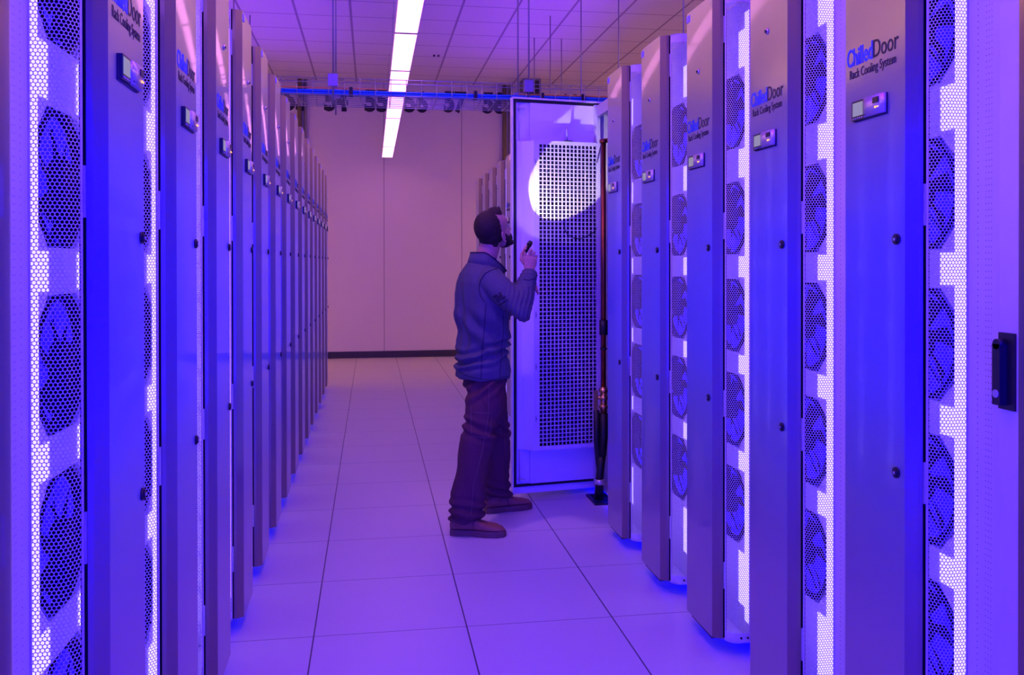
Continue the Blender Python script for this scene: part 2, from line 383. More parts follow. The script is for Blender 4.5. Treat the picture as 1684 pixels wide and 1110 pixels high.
        if fan0 is None: fan0 = f.build('fan', [M['fan'], M['glow']], dr); fan0.location = (0, 0, fz)
        else:
            o = link('fan', fan0.data, dr); o.location = (0, 0, fz)
    # controller, locks, lettering
    cp = MB()
    cp.box((-.008, -.064, 1.853), (-.001, .082, 1.906), 4)
    pf = [(-.0065, -.066), (-.012, -.064), (-.019, -.05), (-.020, .0), (-.017, .02), (-.007, .024)]
    cp.prism(pf, 1.856, 1.905, 2, True)
    cp.box((-.013, .022, 1.855), (-.007, .082, 1.906), 1)
    cp.box((-.0142, .029, 1.866), (-.0129, .076, 1.901), 0)
    cp.box((-.0215, -.052, 1.884), (-.0185, -.028, 1.898), 1)
    cp.cyl((-.0222, -.040, 1.873), (-.0195, -.040, 1.873), .0028, 10, 3); cp.cyl((-.0222, -.050, 1.873), (-.0195, -.050, 1.873), .0018, 10, 3)
    for k in range(5): cp.box((-.0142, .030+.010*k, 1.858), (-.0129, .035+.010*k, 1.862), 2)
    cp.box((-.0185, .002, 1.861), (-.0165, .017, 1.864), 1)
    cp.build('control_panel', [M['lcd'], M['bezel'], M['silver'], M['amber'], M['dark']], dr)
    for z in (1.538, .965):
        k = MB(); k.cyl((-.0035+.0022, -.105, z), (-.006, -.105, z), .0135, 20, 0); k.cyl((-.006, -.105, z), (-.0095, -.105, z), .010, 20, 0, .008); k.cyl((-.0095, -.105, z), (-.0105, -.105, z), .004, 10, 1)
        k.build('lock', [M['dark'], M['silver']], dr)
    k = MB(); k.cyl((-.002, 0, 2.232), (-.008, 0, 2.232), .0105, 18, 0, .008); k.cyl((-.008, 0, 2.232), (-.011, 0, 2.232), .005, 10, 1); k.build('top_screw', [M['chrome'], M['dark']], dr)
    # text runs from +v (left as seen from the aisle) to -v
    def put(body, size, w, hgt, v0, z, mt, off, name):
        me = text_mesh(body, size, .0004, off, w); me.materials.append(mt)
        ys = [v.co.y for v in me.vertices]; base = 0; 
        hh = max(ys)
        for v in me.vertices: v.co = Vector((-.0016+.0010*((v0-v.co.x)/.135)**2-.0006+v.co.z, v0-v.co.x, z+v.co.y*hgt/hh))
        me.update(); link(name, me, dr)
    put('Chilled', .06, .124, .047, .126, 2.006, M['blueink'], .0010, 'lettering')
    put('Door', .06, .108, .045, -.001, 2.006, M['blackink'], 0, 'lettering')
    put('Rack Cooling System', .03, .212, .024, .112, 1.972, M['blackink'], 0, 'lettering')
    return root
P = .6096
protoR = make_rack(True)
ordn = ['nearest', 'second', 'third', 'fourth', 'fifth', 'sixth', 'seventh', 'eighth', 'ninth', 'tenth', 'eleventh', 'twelfth', 'thirteenth', 'fourteenth', 'fifteenth', 'sixteenth']
GR = 'server racks in two facing rows'
rlab = {-1: 'rack cut by the right edge of the photo, only its frame with black swing handle showing',
        0: 'steel-fronted rack nearest the camera on the right, whole logo readable, white frame strip beside it',
        1: 'second steel-fronted rack from the right edge, logo with its first letters fading',
        2: 'third steel-fronted rack from the right edge, whose foot stops above the floor at bottom',
        3: 'fourth rack from the right edge, second one before the open door',
        4: 'fifth rack from the right edge, next to the copper pipe and reflecting the open grille'}
n = 0
first = True
for k in [0, 1, 2, 3, 4]+list(range(6, 15)):
    y = 4.526-P*(4-k)
    o = protoR if first else clone(protoR); first = False
    o.location = (1.275, y, 0)
    if k in rlab: lab = rlab[k]
    else: lab = '%s rack beyond the open door in the right row' % ['first', 'second', 'third', 'fourth', 'fifth', 'sixth', 'seventh', 'eighth', 'farthest'][k-6]
    tag(o, lab, 'server rack', GR)
protoL = clone(protoR)
for c in protoL.children:
    if c.name.startswith('cooling_door'):
        for g in list(c.children):
            if g.name.startswith('swing_handle'): bpy.data.objects.remove(g)
first = True
YL = {}
for k in range(0, 15):
    y = 1.965+P*k
    o = protoL if first else clone(protoL); first = False
    o.location = (-.508, y, 0); o.rotation_euler = (0, 0, math.pi)
    if k == 0: lab = 'nearest left rack with a wide strip of bright perforated metal and dark fans behind it'
    else: lab = '%s rack from the camera in the left row of racks' % ordn[k]
    if k == 14: lab = 'farthest rack in the left row, next to the back wall'
    tag(o, lab, 'server rack', GR)

# flush racks that close the two rows beside the camera
for sx, x_, yn, ysplit, lab in ((1, 1.403, 1.776, 1.713, 'plain white rack with a black swing handle, cut by the right edge'), (-1, -.636, 1.658, 1.655, 'plain rack cut by the left edge, only a brown sliver showing')):
    o = empty('server_rack', (x_, yn-.3, 0)); tag(o, lab, 'server rack')
    q = MB(); q.box((min(.004*sx, 1.0*sx), -.31, .02), (max(.004*sx, 1.0*sx), .30, 2.47)); q.build('cabinet_body', M['cab'], o)
    q = MB(); q.box((min(.05*sx, .95*sx), -.28, 0), (max(.05*sx, .95*sx), .28, .02)); q.build('plinth', M['blades'], o)
    yy = ysplit-(yn-.3)
    q = MB(); q.box((min(-.012*sx, .004*sx), yy, .05), (max(-.012*sx, .004*sx), .30, 2.46)); w_ = q.build('door_frame', M['white'], o)
    q = MB(); q.box((min(-.016*sx, .004*sx), -.30, .05), (max(-.016*sx, .004*sx), yy-.001, 2.46)); q.build('front_panel', M['edge'], o)
    if sx > 0:
        h = MB(); ya, yb = 1.723-(yn-.3), 1.772-(yn-.3)
        h.box((-.018, ya, 1.155), (-.012, yb, 1.325)); h.box((-.036, ya+.022, 1.165), (-.018, yb-.003, 1.30)); h.cyl((-.036, yb-.0155, 1.30), (-.018, yb-.0155, 1.30), .0115)
        h.cyl((-.038, yb-.0155, 1.19), (-.035, yb-.0155, 1.19), .009, mi=1)
        h.build('swing_handle', [M['dark'], M['silver']], w_)
# ------------------------------------------------------------ the open rack
oc = empty('server_rack', (1.275, 5.1356, 0))
tag(oc, 'rack with its door swung open before the man, showing a white square grille', 'server rack', GR)
b = MB()
b.box((.152, -HW+.002, .06), (1.15, -HW+.022, 2.47)); b.box((.152, HW-.022, .06), (1.15, HW-.002, 2.47)); b.box((1.13, -HW+.022, .06), (1.15, HW-.022, 2.47))
b.box((.152, -HW+.022, 2.44), (1.13, HW-.022, 2.47)); b.box((.152, -HW+.022, .06), (1.13, HW-.022, .09))
for sg in (-1, 1): b.box((.13, min(sg*HW, sg*.255), .06), (.152, max(sg*HW, sg*.255), 2.47))
b.box((.13, -.255, 2.40), (.152, .255, 2.47)); b.build('cabinet_body', M['cab'], oc)
b = MB(); b.box((.24, -HW+.03, 0), (1.10, HW-.03, .06)); b.build('plinth', M['blades'], oc)
b = MB(); b.box((.16, -.26, .050), (.20, .26, .058)); b.build('added_floor_glow', M['under'], oc)
for z in range(10): 
    b = MB(); b.box((.22, -.25, .2+.22*z), (.9, .25, .36+.22*z)); b.build('server', M['dark'], oc)
# door placed in world, converted to rack space
e1 = Vector((.9887, .150, 0)).normalized(); nn = Vector((e1.y, -e1.x, 0)); P0 = Vector((.862, 5.41, 0))
TD = Matrix.Translation(Vector((-1.275, -5.1356, 0))+P0) @ Matrix(((e1.x, nn.x, 0), (e1.y, nn.y, 0), (0, 0, 1))).transposed().transposed().to_4x4()
# door frame coordinates: a along width from the free edge, b towards the camera, z
TDm = Matrix.Identity(4)
for i in range(3):
    TDm[i][0] = e1[i]; TDm[i][1] = nn[i]
TDm.translation = Vector((-1.275, -5.1356, 0))+P0
DW = .605
d = MB()
d.box((0, -.022, .04), (DW, 0, 2.51))                       # leaf
d.box((0, 0, .04), (.006, .022, 2.51)); d.box((DW-.006, 0, .04), (DW, .022, 2.51)); d.box((0, 0, 2.500), (DW, .030, 2.51)); d.box((0, 0, .04), (DW, .004, .085))
od = d.build('cooling_door', M['door_in'], oc, TDm)
g = MB()
for a0, a1, z0, z1 in ((.006, .026, .085, 2.50), (DW-.026, DW-.006, .085, 2.50), (.026, DW-.026, 2.482, 2.50), (.026, DW-.026, .085, .10)): g.box((a0, 0, z0), (a1, .016, z1))
g.build('gasket', M['gasket'], od)
bx = MB()
bx.box((.118, .004, 2.236), (.585, .014, 2.481)); bx.box((.118, .004, .098), (.585, .014, .33))
B0, B1, Z0, Z1 = .02, .10, .322, 2.236
# coil box: flat flange, slanted side, front with a rim round the grille
bx.face([(.028, B0, Z0), (.060, B0, Z0), (.060, B0, Z1), (.028, B0, Z1)])
bx.face([(.060, B0, Z0), (.112, B1, Z0-.0), (.112, B1, Z1), (.060, B0, Z1)])
bx.face([(.028, 0, Z1), (.028, B0, Z1), (.060, B0, Z1), (.112, B1, Z1), (.552, B1, Z1), (.575, 0, Z1)][::-1])
bx.face([(.028, 0, Z0), (.028, B0, Z0), (.060, B0, Z0), (.112, B1, Z0), (.552, B1, Z0), (.575, 0, Z0)])
bx.face([(.552, B1, Z0), (.575, 0, Z0), (.575, 0, Z1), (.552, B1, Z1)])
ga0, ga1, gz0, gz1 = .147, .533, .345, 2.216
for a0, a1, z0, z1 in ((.112, ga0, Z0, Z1), (ga1, .552, Z0, Z1), (ga0, ga1, gz1, Z1), (ga0, ga1, Z0, gz0)):
    bx.face([(a0, B1, z0), (a0, B1, z1), (a1, B1, z1), (a1, B1, z0)])
for z in (.52, .84, 1.16, 1.48, 1.80, 2.10):
    bx.box((.125, B1, z-.004), (.130, B1+.003, z+.004), 1)
    bx.box((.125, B1, z-.020), (.1275, B1+.002, z+.020), 1)
bx.build('coil_housing', [M['door_in'], M['dark']], od)
gr = MB(); NX, NZ = 15, 74; t = .0022
for i in range(NX+1):
    a = ga0+(ga1-ga0)*i/NX; gr.box((a-t, B1-.012, gz0), (a+t, B1+.001, gz1))
for j in range(NZ+1):
    z = gz0+(gz1-gz0)*j/NZ; gr.box((ga0, B1-.0115, z-t), (ga1, B1+.0005, z+t))
gr.build('grille', M['door_in'], od)
cl = MB(); cl.box((ga0-.01, .03, gz0-.01), (ga1+.01, .06, gz1+.01))
for j in range(60): cl.box((ga0, .06, gz0+.0312*j), (ga1, .064, gz0+.0312*j+.012), 1)
cl.build('coil', [M['coil'], M['fan']], od)
lt = MB(); lt.box((.31, B1-.004, 2.236), (.365, B1+.012, 2.241), 0); lt.cyl((.335, B1-.01, 2.24), (.335, B1-.01, 2.33), .006, 10, 1); lt.box((.331, B1-.014, 2.235), (.340, B1-.006, 2.29), 1)
lt.build('latch_bracket', [M['dark'], M['silver']], od)
lr = MB(); lr.cyl((.045, .02, .12), (.045, .02, .32), .003, 8); lr.box((.038, .012, .13), (.075, .03, .137)); lr.build('latch_rod', M['silver'], od)
lr = MB(); lr.cyl((.045, .02, 2.24), (.045, .02, 2.47), .004, 8); lr.box((.034, .012, 2.435), (.078, .035, 2.443))
lr.build('latch_rod', M['silver'], od)
cb = MB()
pts = [(.31+.0, 1.735), (.312, 1.69), (.335, 1.655), (.375, 1.635), (.42, 1.632), (.47, 1.65), (.505, 1.672), (.528, 1.70)]
cb.tube([(a, B1+.006, z) for a, z in pts], .0028, 6); cb.build('sensor_cable', M['blackcable'], od); cb = MB(); cb.tube([(.53, B1+.006, 2.11), (.54, B1+.01, 2.16), (.556, B1+.004, 2.21), (.558, B1-.03, 2.30)], .0022, 6)
cb.build('sensor_cable', M['blackcable'], od)
# outer side of the same door, facing away
Tout = Matrix.Identity(4)
for src in protoL.children:
    if src.name.startswith('cooling_door'):
        for ch in src.children:
            if ch.name.split('.')[0] in ('front_panel', 'perforated_side', 'fan', 'end_cap', 'added_glow_strip', 'control_panel', 'lock', 'top_screw', 'lettering'):
                c = ch.copy(); C.objects.link(c); c.parent = od
                # (u,v) -> (b = u-.172, a = v+.3025)
                R_ = Matrix(((0, 1, 0, .3025), (1, 0, 0, -.174), (0, 0, 1, 0), (0, 0, 0, 1)))
                # keep it a rotation: b axis = +u, a axis = +v, so flip is undone by the door frame's own handedness
                c.matrix_parent_inverse = Matrix.Identity(4); c.matrix_basis = R_ @ ch.matrix_basis
        break
hn = MB()
for z in (.4, 1.3, 2.3): hn.cyl((.152-.02, .302, z-.05), (.152-.02, .302, z+.05), .010, 12)
hn.build('door_hinge', M['silver'], oc)
# coolant pipe beside the hinge
px, py_ = 1.405, 5.235
cpi = MB(); cpi.cyl((px, py_, .72), (px, py_, 2.225), .0145, 20); cpi.cyl((px, py_, 2.215), (px, py_, 2.235), .024, 20); cpi.tube([(px, py_, 2.225), (px+.05, py_, 2.235), (px+.12, py_, 2.235)], .014, 12)
pr = cpi.build('copper_pipe', M['copper'])
tag(pr, 'vertical copper coolant pipe with brass valves and black hose beside the open door', 'pipe')
v = MB(); v.cyl((px, py_, .55), (px, py_, .72), .020, 20); 
for z in (.60, .655, .70): v.cyl((px, py_, z-.010), (px, py_, z+.010), .031, 6)
v.cyl((px-.04, py_, .655), (px, py_, .655), .010, 12); v.box((px-.062, py_-.01, .58), (px-.040, py_+.01, .70)); v.build('brass_valve', M['brass'], pr)
v = MB(); v.cyl((px, py_, 1.04), (px, py_, 1.13), .026, 16); v.build('pipe_clamp', M['dark'], pr); v = MB(); v.cyl((px, py_, .95), (px, py_, .96), .022, 16); v.build('pipe_clamp', M['dark'], pr)
v = MB(); v.tube([(px, py_, .56), (px, py_+.0, .42), (px-.01, py_+.005, .30)], .027, 16); v.tube([(px-.045, py_, .58), (px-.045, py_, .40), (px-.02, py_+.03, .20), (px-.03, py_+.05, .02)], .018, 14)
v.tube([(px-.01, py_+.005, .30), (px-.02, py_+.03, .15), (px-.01, py_+.05, .02)], .024, 14)
v.build('hose', M['hose'], pr)
v = MB(); v.box((px-.07, py_+.02, .375), (px-.02, py_+.035, .381), 0, None); v.build('hose_clamp', M['silver'], pr); v = MB(); v.cyl((px-.02, py_+.02, .12), (px-.02, py_+.02, .15), .03, 12); v.build('hose_clamp', M['silver'], pr)
fc = MB(); x0, x1, y0_, y1_ = 1.345, 1.56, 5.215, 5.445
fc.box((x0, y0_, 0), (x1, y0_+.02, .012)); fc.box((x0, y1_-.02, 0), (x1, y1_, .012)); fc.box((x0, y0_+.02, 0), (x0+.02, y1_-.02, .012)); fc.box((x1-.02, y0_+.02, 0), (x1, y1_-.02, .012)); fc.box((x0+.02, y0_+.02, 0), (x1-.02, y1_-.02, .005), 1)
fo = fc.build('floor_grommet', [M['dark'], M['gasket']]); tag(fo, 'black rectangular cable cutout in the floor under the hoses', 'floor grommet')

# ------------------------------------------------------------ ceiling lights
def lamp_row(x, y0, count, lab, grp=None):
    for k, L in enumerate((1.22, 2.44, 2.44, 1.22, 2.44, 2.44, 2.44)):
        ya, yb = y0-L+.006, y0-.006; y0 -= L
        r = empty('linear_light', (x, (ya+yb)/2, 3.09)); tag(r, lab(k), 'ceiling light', grp)
        h = (yb-ya)/2
        a = MB(); a.box((-.080, -h, .004), (.080, h, .055)); a.build('housing', M['lamp_body'], r)
        for e_ in (-1, 1): a = MB(); a.box((-.080, min(e_*h, e_*(h-.013)), -.005), (.080, max(e_*h, e_*(h-.013)), .004)); a.build('end_plate', M['rod'], r)
        a = MB(); a.box((-.076, -h+.013, -.004), (.076, h-.013, .004)); a.build('diffuser', M['lamp'], r)
        for yy in (-h+.25, h-.25): a = MB(); a.cyl((0, yy, .055), (0, yy, CEIL-3.09), .0012, 5); a.build('suspension_wire', M['rod'], r)
lo = ['farthest', 'second farthest', 'middle', 'second nearest', 'nearest']
lamp_row(.245, 13.52, 6, lambda k: '%s light from the back wall in the glowing white line overhead' % (['first', 'second', 'third', 'fourth', 'fifth', 'sixth', 'seventh'][k]), 'white linear lights hung end to end')
sp = MB(); sp.cyl((.143, 12.39, CEIL-.012), (.143, 12.39, CEIL), .075, 24); tag(sp.build('smoke_detector', M['ceiling']), 'small round cover on the ceiling left of the white light line', 'smoke detector')
for dx in (0, .06):
    sp = MB(); sp.cyl((.85+dx, 12.0, CEIL-.02), (.85+dx, 12.0, CEIL), .014, 12)
    tag(sp.build('sprinkler_head', M['dark']), 'tiny dark fitting on the ceiling right of the white light line', 'sprinkler', 'pair of ceiling fittings')

# ------------------------------------------------------------ cable tray across the aisle
TY0, TY1, TZ = 5.92, 6.37, 2.592
tr = MB(); X0, X1 = -1.9, 3.0; w = .0026
for y, z in [(TY0, TZ), (TY0, TZ+.081), (TY0, TZ+.108), (TY1, TZ), (TY1, TZ+.081), (TY1, TZ+.108)]+[(TY0+.064*k, TZ) for k in range(1, 7)]:
    tr.tube([(X0, y, z), (X1, y, z)], w*1.1, 6)
x = X0
while x < X1:
    tr.tube([(x, TY0-.004, TZ+.112), (x, TY0-.004, TZ+.004), (x, TY0, TZ-.004), (x, TY1, TZ-.004), (x, TY1+.004, TZ+.004), (x, TY1+.004, TZ+.112)], w, 6)
    x += .1016
tray = tr.build('cable_tray', M['wire']); tag(tray, 'wire basket cable tray crossing over the aisle', 'cable tray')
def rodobj(x, y, z0, lab, grp, z1=CEIL, r=.006):
    a = MB(); a.cyl((x, y, z0), (x, y, z1), r, 8)
    return tag(a.build('hanger_rod', M['rod']), lab, 'hanger rod', grp)
for x, yy, side in ((-.245, TY0, 'left front'), (-.245, TY1, 'left rear'), (1.065, TY0, 'right front'), (1.065, TY1, 'right rear')):
    rd = rodobj(x, yy, TZ-.06, '%s steel rod holding up the wire cable tray' % side, 'rods holding the cable tray')
    a = MB(); a.box((x-.033, yy-.012, TZ+.055), (x+.03, yy+.008, TZ+.135)); a.cyl((x, yy-.016, TZ+.10), (x, yy-.011, TZ+.10), .008, 10); a.build('tray_bracket', M['wire'], rd)
# cables lying in the tray
def cable(y, z, r, mt, lab, x0=X0, x1=X1, amp=.006, name='cable', ph=0):
    a = MB(); pts = []; N = 40
    for i in range(N+1):
        x = x0+(x1-x0)*i/N; pts.append((x, y+amp*math.sin(i*1.3+ph), z+amp*.25*math.sin(i*.9+ph*2)))
    a.tube(pts, r, 8); return tag(a.build(name, mt), lab, 'cable', 'cables lying in the tray')
cols = [M['bluecable'], M['bluecable'], M['bluecable'], M['bluecable'], M['bluecable'], M['bluecable']]
for i in range(6):
    cable(TY0+.022+.017*(i % 3), TZ+.012+.0165*(i//3), .0078, cols[i], 'blue network cable in the bundle along the front of the tray', amp=.0, ph=0)
cable(TY0+.008, TZ+.045, .004, M['orange'], 'orange cable lying in front of the blue bundle at the left of the tray', X0, .1, 0)
cable(TY0+.035, TZ+.0435, .006, M['yellow'], 'yellow cable on top of the blue bundle at the right of the tray', 1.0, X1, 0)
for xx in (-.13, .70, 1.03+.13, 1.45):
    a = MB(); a.box((xx-.012, TY0+.003, TZ+.002), (xx+.012, TY0+.074, TZ+.054)); tag(a.build('cable_tie', M['tie']), 'black strap round the blue cable bundle', 'cable tie', 'black straps on the cable bundle')
# second tray, running along above the right row, and its rods
for nm, xa, xb in (('right', 2.03, 2.38), ('left', -1.70, -1.36)):
    a = MB()
    for x in (xa, xb): a.box((x-.012, 6.2, 2.86), (x+.012, 12.6, 2.92))
    yy = 6.3
    while yy < 12.6: a.box((xa, yy-.01, 2.87), (xb, yy+.01, 2.89)); yy += .3
    tag(a.build('cable_ladder', M['wire']), 'cable ladder hung above the %s row of racks' % nm, 'cable ladder')
for x, y in ((2.38, 6.5), (2.38, 8.3), (2.03, 8.4), (2.03, 9.9), (2.38, 10.9), (2.03, 10.9)):
    rodobj(x, y, 2.88, 'thin steel rod hanging from the ceiling above the right row of racks', 'rods above the right row')
for x, y in ((-1.36, 10.4), (-1.36, 9.2), (-1.70, 10.4), (-1.70, 9.2), (-1.70, 6.6), (-1.36, 6.6)):
    rodobj(x, y, 2.88, 'thin steel rod hanging from the ceiling above the left row of racks', 'rods above the left row')

# ------------------------------------------------------------ pipes on the back wall
for x, lab in ((-1.08, 'left'), (2.10, 'right')):
    a = MB(); a.cyl((x, WALLY-.05, 0), (x, WALLY-.05, CEIL), .034, 16); o = tag(a.build('riser_pipe', M['olive']), 'olive vertical pipe on the %s of the back wall' % lab, 'pipe')
    for z in (.4, 2.0, 3.1): 
        c_ = MB(); c_.box((x-.06, WALLY-.09, z-.015), (x+.055, WALLY-.001, z+.015)); c_.build('pipe_strap', M['rod'], o)
    a = MB(); a.cyl((x+.085, WALLY-.045, 0), (x+.085, WALLY-.045, CEIL), .024, 16); tag(a.build('conduit', M['conduit']), 'grey conduit beside the olive pipe on the %s of the back wall' % lab, 'conduit')
a = MB(); a.box((2.30, 13.30, 4.02), (2.58, 13.6, 4.31)); bo = a.build('junction_box', M['rod']); tag(bo, 'dark box under the ceiling at the back wall, above the open door', 'box')
a = MB(); a.box((2.33, 13.292, 4.05), (2.55, 13.30, 4.28)); a.build('cover', M['dark'], bo)

# ------------------------------------------------------------ the man
def P_(o): return o
def cloth_mat(name, col, rough, scale, bump, dist=.004):
    mt = mat(name, col, rough, spec=.25); t = NT(mt); tc = t.n('ShaderNodeTexCoord')
    nz = t.n('ShaderNodeTexNoise'); nz.inputs['Scale'].default_value = scale; nz.inputs['Detail'].default_value = 6; t.l(tc.outputs['Object'], nz.inputs['Vector'])
    mx = t.n('ShaderNodeMix', data_type='RGBA'); mx.inputs[6].default_value = (*[c*.82 for c in col], 1); mx.inputs[7].default_value = (*[c*1.18 for c in col], 1)
    t.l(nz.outputs[0], mx.inputs[0]); t.l(mx.outputs[2], t.b.inputs['Base Color'])
    bp = t.n('ShaderNodeBump'); bp.inputs['Strength'].default_value = bump; bp.inputs['Distance'].default_value = dist
    t.l(nz.outputs[0], bp.inputs['Height']); t.l(bp.outputs[0], t.b.inputs['Normal']); return mt
PM = dict(skin=cloth_mat('skin', (.52, .27, .19), .5, 60, .1, .001), hair=cloth_mat('dark_hair', (.035, .020, .014), .6, 220, .8, .004),
          jacket=cloth_mat('grey_fleece', (.085, .085, .115), .85, 90, .25, .002), seam=mat('jacket_seam', (.015, .015, .03), .8),
          jeans=cloth_mat('brown_canvas', (.10, .034, .045), .85, 120, .3, .002), stitch=mat('trouser_stitch', (.20, .11, .10), .8), stitchd=mat('trouser_fold', (.03, .015, .02), .8),
          boot=cloth_mat('tan_leather', (.30, .13, .07), .6, 60, .3, .003), sole=mat('boot_sole', (.16, .08, .05), .7), lace=mat('boot_lace', (.12, .06, .03), .8),
          eye=mat('eye_white', (.3, .26, .26), .4), iris=mat('iris', (.03, .015, .01), .2), lip=mat('lips', (.42, .16, .13), .5), torch=mat('torch_black', (.02, .02, .022), .3, .6), lens=mat('torch_lens', (1, 1, 1), .1, 0, (1, .92, .85), 14), watch=mat('watch_steel', (.6, .6, .62), .25, 1))
def remesh(mb, name, voxel, mt, parent, smooth=3, fn=None, keep=None):
    me = mb.mesh('tmp', mt); o = bpy.data.objects.new('tmp', me); C.objects.link(o)
    rm = o.modifiers.new('r', 'REMESH'); rm.mode = 'VOXEL'; rm.voxel_size = voxel
    if smooth: s = o.modifiers.new('s', 'SMOOTH'); s.iterations = smooth; s.factor = .5
    dg = bpy.context.evaluated_depsgraph_get(); dg.update()
    new = bpy.data.meshes.new_from_object(o.evaluated_get(dg)); bpy.data.objects.remove(o)
    new.name = name
    if fn:
        new.update(); ns = [v.normal.copy() for v in new.vertices]
        for v, n_ in zip(new.vertices, ns): v.co += n_*fn(v.co, n_)
    for p in new.polygons: p.use_smooth = True
    new.materials.clear(); new.materials.append(mt); new.update()
    return link(name, new, parent)
Fd = Vector((.966, .259, 0)); Rd = Vector((.259, -.966, 0)); Up = Vector((0, 0, 1))
def oval(c, aF, aR, n=28, f=Fd, r=Rd, sq=2.3):
    c = Vector(c); out = []
    for j in range(n):
        t = 2*math.pi*j/n; x, y = math.cos(t), math.sin(t)
        k = (abs(x)**sq+abs(y)**sq)**(-1/sq)
        out.append(c+f*aF*x*k+r*aR*y*k)
    return out
man = empty('person', (.58, 4.95, 0))
tag(man, 'standing bearded man in grey jacket and brown trousers, looking up and holding a torch', 'person')
MI = Matrix.Translation((-.58, -4.95, 0))
class PB(MB):
    """mesh collector in world space, shifted to the man's own origin when meshed"""
    def mesh(s, name, mats):
        s.v = [(x-.58, y-4.95, z) for x, y, z in s.v]; return MB.mesh(s, name, mats)
def limb(mb, pts, rad, seg=20): mb.tube(pts, rad, seg)
V = Vector
HR, HL = V((.865, 4.80, 1.425)), V((.825, 4.99, 1.335))      # wrists
shR, elR = V((.650, 4.80, 1.385)), V((.786, 4.655, 1.235))
shL, elL = V((.590, 5.10, 1.385)), V((.745, 5.16, 1.165))
# head frame: yaw away from the camera, chin up
hy, hp = math.radians(36), math.radians(24)
hf = V((math.cos(hy), math.sin(hy), 0)); hl = V((-math.sin(hy), math.cos(hy), 0))
hx = hf*math.cos(hp)+Up*math.sin(hp); hz = -hf*math.sin(hp)+Up*math.cos(hp)
HC = V((.690, 4.955, 1.665))
HM = Matrix((hx, hl, hz)).transposed()
def H(x, y, z): return HC+hx*x+hl*y+hz*z
body = PB()
body.ell(H(-.012, 0, .030), (.097, .077, .092), HM, 28, 18)       # skull
body.ell(H(.045, 0, .030), (.050, .062, .062), HM)                # forehead
body.ell(H(.036, 0, -.035), (.056, .060, .070), HM)               # face
body.ell(H(.045, 0, -.085), (.046, .046, .032), HM)               # jaw
body.ell(H(.082, 0, -.100), (.020, .022, .018), HM)               # chin
body.ell(H(.078, 0, .008), (.018, .045, .010), HM)                # brow
for s_ in (-1, 1):
    body.ell(H(.055, .034*s_, -.034), (.017, .020, .020), HM)     # cheek
    ex, ey, ez = -.012, .0735*s_, -.036
    body.ell(H(ex, ey, ez), (.016, .0045, .025), HM)
    rim = [(.012, .000, .012), (.008, .004, .024), (-.004, .009, .030), (-.016, .012, .022), (-.020, .012, .004), (-.015, .009, -.014), (-.005, .005, -.027), (.006, .002, -.028)]
    body.tube([H(ex+a_, ey+b_*s_, ez+c_) for a_, b_, c_ in rim], [.0035, .0042, .0048, .0048, .0045, .0042, .0055, .0050], 10)
body.rings([[H(.088+dx, w_*math.cos(t), z+h_*math.sin(t)) for t in [2*math.pi*k/10 for k in range(10)]] for dx, w_, h_, z in ((-.01, .010, .028, -.020), (.010, .010, .023, -.024), (.024, .009, .015, -.031), (.036, .009, .010, -.038))])
for s_ in (-1, 1): body.ell(H(.098, .010*s_, -.044), (.010, .007, .006), HM, 10, 8)
body.ell(H(.090, 0, -.066), (.009, .021, .007), HM); body.ell(H(.087, 0, -.077), (.009, .018, .006), HM)
limb(body, [H(-.030, 0, -.035), V((.650, 4.952, 1.530)), V((.622, 4.95, 1.440))], [.056, .060, .070])
# inner figure under the clothes, so that the body is one piece
limb(body, [V((.622, 4.95, 1.46)), V((.61, 4.95, 1.25)), V((.625, 4.95, .95))], [.07, .09, .07])
for a, e, w_ in ((shR, elR, HR), (shL, elL, HL)):
    limb(body, [V((.61, 4.95, 1.37)), a, e, w_], [.05, .042, .034, .026])
for hip, kn, an in ((V((.635, 4.88, .88)), V((.572, 4.80, .50)), V((.507, 4.772, .13))), (V((.665, 5.02, .88)), V((.705, 5.09, .48)), V((.728, 5.172, .12)))):
    limb(body, [V((.63, 4.95, .95)), hip, kn, an], [.06, .05, .045, .034])
def finger(pts, r): 
    limb(body, pts, [r, r*.98, r*.9, r*.8][:len(pts)], 10)
    for p in pts[1:]: body.ell(p, (r*.98,)*3, None, 10, 8)
    body.ell(pts[-1], (r*.86,)*3, None, 10, 8)
# right hand: palm faces away from the camera, closed round the torch
torch_c = V((.864, 4.842, 1.568)); td = V((.424, .717, .551)).normalized()
def limbflat(a, b, wdir, w0, w1, t0, t1):
    a, b = V(a), V(b); ax = (b-a).normalized(); wd = (V(wdir)-ax*V(wdir).dot(ax)).normalized(); th = ax.cross(wd)
    R = []
    for k in range(7):
        u = k/6; c = a.lerp(b, u); ww = w0+(w1-w0)*u; tt = t0+(t1-t0)*u
        if k in (0, 6): ww *= .75; tt *= .7
        R.append([c+wd*ww*math.cos(2*math.pi*j/16)+th*tt*math.sin(2*math.pi*j/16) for j in range(16)])
    body.rings(R)
limb(body, [HR-V((.0, .0, .05)), HR, HR+V((.002, .003, .02))], [.026, .026, .027])
limbflat(HR+V((0, 0, .008)), (.874, 4.812, 1.520), (1, .12, 0), .030, .043, .018, .015)
kn = [V((.845, 4.812, 1.506)), V((.865, 4.807, 1.514)), V((.884, 4.809, 1.508)), V((.901, 4.815, 1.496))]
finger([kn[0], V((.841, 4.806, 1.540)), V((.847, 4.826, 1.566)), V((.858, 4.846, 1.574))], .0092)
finger([kn[1], V((.870, 4.802, 1.545)), V((.880, 4.828, 1.552)), V((.876, 4.852, 1.538))], .0096)
finger([kn[2], V((.892, 4.806, 1.535)), V((.899, 4.832, 1.538)), V((.890, 4.852, 1.522))], .0092)
finger([kn[3], V((.908, 4.816, 1.518)), V((.914, 4.840, 1.518)), V((.904, 4.854, 1.502))], .0084)
